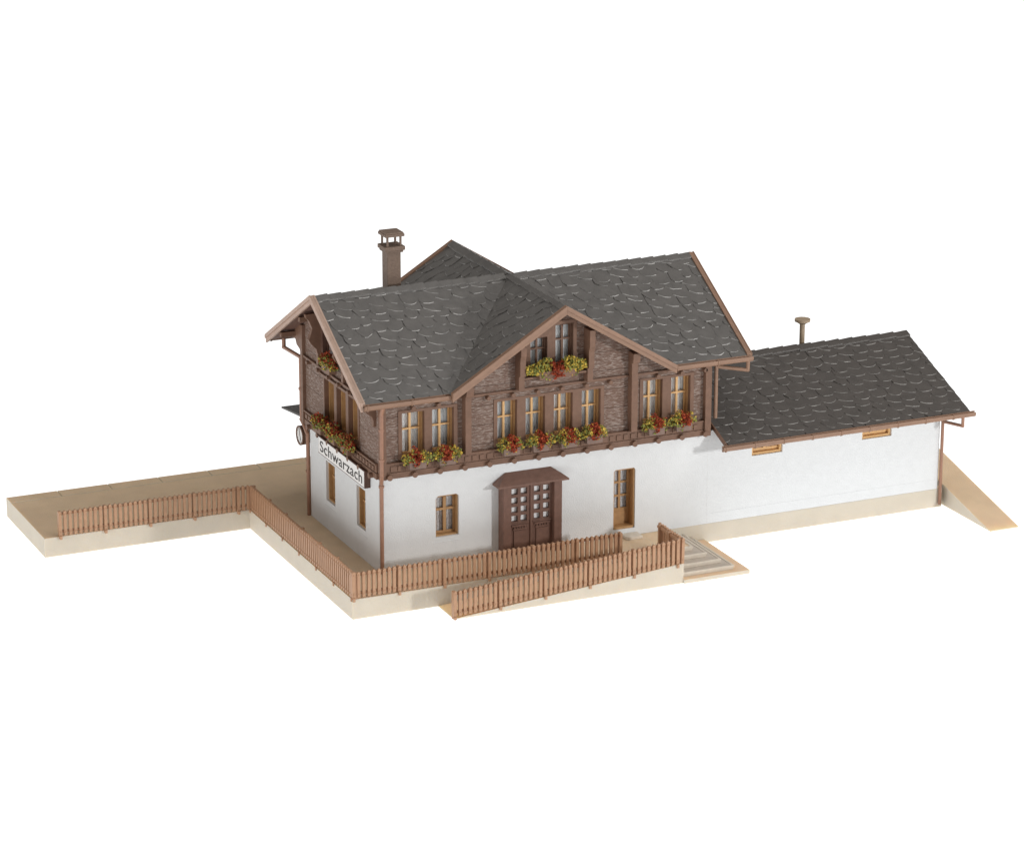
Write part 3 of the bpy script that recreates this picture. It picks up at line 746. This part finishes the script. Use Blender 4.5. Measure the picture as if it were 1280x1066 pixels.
# ------------------------------------------------------------------ flower boxes
def flower_box(P, u, z, out, label, w=.62, seed=0, style='mixed', hgt=.47, red=.38):
    rnd = random.Random(seed); random.seed(seed)
    root = thing('flower_box', label, 'flower box', tuple(P(u, z - .3, -out)), group='flower boxes under the upper windows')
    mb = MB(); tw = w * .62
    q = [(-tw, 0), (tw, 0), (tw * .93, -.34), (-tw * .93, -.34)]
    mb.prism([P(u + a, z + b, -out - .17) for a, b in q], P(0, 0, .34) - P(0, 0, 0))
    mb.build('trough', M['trough' if style == 'mixed' else 'trim'], root, bevel=.02)
    g, r_, y = MB(), MB(), MB()
    rc = rnd.uniform(-.1, .22) * w
    for i in range(int(1150 * w / .62)):
        a = rnd.gauss(0, .40); a = max(-1, min(1, a)) if style == 'mixed' else rnd.uniform(-1, 1)
        b = rnd.uniform(-1, 1); c = rnd.uniform(-1, 1)
        if b * b + c * c > 1: continue
        edge = 1 - .55 * abs(a) ** 2
        lump = .8 + .3 * math.sin(a * 7 + seed) * math.cos(b * 4 + seed)
        uu = u + a * w; dd = out + c * .36 * edge * lump + .03; vv = z + .13 + b * hgt * edge * lump - .05 * abs(a)
        p = P(uu, vv, -dd)
        k = abs(uu - u - rc) / w + rnd.gauss(0, .14)
        if style == 'mixed':
            if k < red * rnd.uniform(.75, 1.2) and (b > -.75): tgt = r_
            elif rnd.random() < .40 + .2 * b: tgt = y
            else: tgt = g
        elif style == 'gable':
            kk = (uu - u) / w + .02 + rnd.gauss(0, .04)
            if -.18 < kk < .25: tgt = r_; vv += -.0; p = P(uu, vv - .13, -dd - .05)
            elif rnd.random() < (.55 if kk > 0 else .38): tgt = y
            else: tgt = g
        else:
            tgt = r_ if rnd.random() < .5 + .3 * b - .25 * c else (g if rnd.random() < .75 else y)
        tgt.chip(p, rnd.uniform(.03, .07))
    g.build('foliage', M['green'], root, recalc=False); r_.build('red_blossoms', M['red'], root, recalc=False); y.build('yellow_blossoms', M['yellow'], root, recalc=False)
O = .40
for i, (u, z, lab) in enumerate([
    (1.52, 5.74, 'flower box under the front window nearest the downpipe corner, red middle and yellow ends'),
    (2.86, 5.74, 'flower box at the second front window from the downpipe corner, left of the post'),
    (5.78, 5.76, 'flower box under the first of the four windows in a row below the gable'),
    (7.13, 5.76, 'flower box under the second of the four windows in a row below the gable'),
    (8.43, 5.76, 'flower box under the third of the four windows in a row below the gable'),
    (9.62, 5.80, 'flower box under the fourth of the four windows in a row below the gable'),
    (12.55, 5.78, 'flower box under the left window of the pair beside the shed roof'),
    (13.86, 5.80, 'flower box under the right window of the pair, closest to the shed roof')]):
    flower_box(FRONT, u, z, O, lab, seed=31 + i)
flower_box(FRONT, 7.82, 8.92, .46, 'wide flower box high in the front gable, deep red between two yellow-green halves', w=1.38, seed=51, style='gable', hgt=.52)
for i, (u, lab) in enumerate([(5.75, 'dark red and green flower box under the rearmost side window above the name board'),
                              (4.15, 'dark red and green flower box under the middle side window above the name board'),
                              (2.62, 'dark red and green flower box under the side window nearest the front corner')]):
    flower_box(LEFT, u, 5.74, .36, lab, seed=61 + i, style='side', w=.68, hgt=.46)
flower_box(LEFT, 4.7, 8.72, .34, 'small shaded flower box in the side gable under the roof overhang', seed=71, style='side', w=.8)

# ------------------------------------------------------------------ camera
f, C0, yaw, pit, roll = 4089.723, V((-47.768, -119.085, 48.013)), math.radians(24.308), math.radians(-17.62), math.radians(.099)
F = V((math.sin(yaw) * math.cos(pit), math.cos(yaw) * math.cos(pit), math.sin(pit)))
R0 = V((math.cos(yaw), -math.sin(yaw), 0)); U0 = R0.cross(F)
R_ = R0 * math.cos(roll) + U0 * math.sin(roll); U_ = -R0 * math.sin(roll) + U0 * math.cos(roll)
cam = bpy.data.cameras.new('camera'); co = bpy.data.objects.new('camera', cam); COL.objects.link(co)
co.matrix_world = Matrix(((R_.x, U_.x, -F.x, C0.x), (R_.y, U_.y, -F.y, C0.y), (R_.z, U_.z, -F.z, C0.z), (0, 0, 0, 1)))
cam.sensor_width = 36; cam.lens = 36 * f / 1280; cam.clip_start = 1; cam.clip_end = 2000
SC.camera = co

# ------------------------------------------------------------------ light
w = bpy.data.worlds.new('World'); SC.world = w; w.use_nodes = True
bg = w.node_tree.nodes['Background']; bg.inputs['Color'].default_value = (1, .96, .91, 1); bg.inputs['Strength'].default_value = .27
def area(name, frm, to, size, power, col=(1, 1, 1)):
    l = bpy.data.lights.new(name, 'AREA'); l.shape = 'DISK'; l.size = size; l.energy = power; l.color = col
    o = bpy.data.objects.new(name, l); COL.objects.link(o); o.location = frm
    o.rotation_euler = (V(to) - V(frm)).to_track_quat('-Z', 'Y').to_euler(); return o
az, el = math.radians(30), math.radians(13)
kd = V((math.sin(az) * math.cos(el), -math.cos(az) * math.cos(el), math.sin(el)))
T = V((8, 2, 4))
area('key_softbox', T + kd * 110, T, 9, 48000, (1, .995, .985))
area('front_fill', T + V((.58, -.34, .74)).normalized() * 85, T, 42, 17500, (1, .985, .96))  # added unseen fill lamp, brightens the front roof slopes
area('overhead_fill', T + V((0, -4, 85)), T, 50, 14500, (1, .98, .95))  # added unseen fill lamp, lifts the flat tops
area('left_fill', T + V((-.96, -.22, .08)).normalized() * 90, T, 36, 22000, (1, .98, .95))  # added unseen fill lamp, raises the left-facing surfaces
SC.view_settings.view_transform = 'Standard'; SC.view_settings.look = 'None'; SC.view_settings.exposure = 0; SC.view_settings.gamma = 1
SC.view_settings.use_curve_mapping = False
SC.cycles.max_bounces = 8; SC.cycles.use_denoising = True
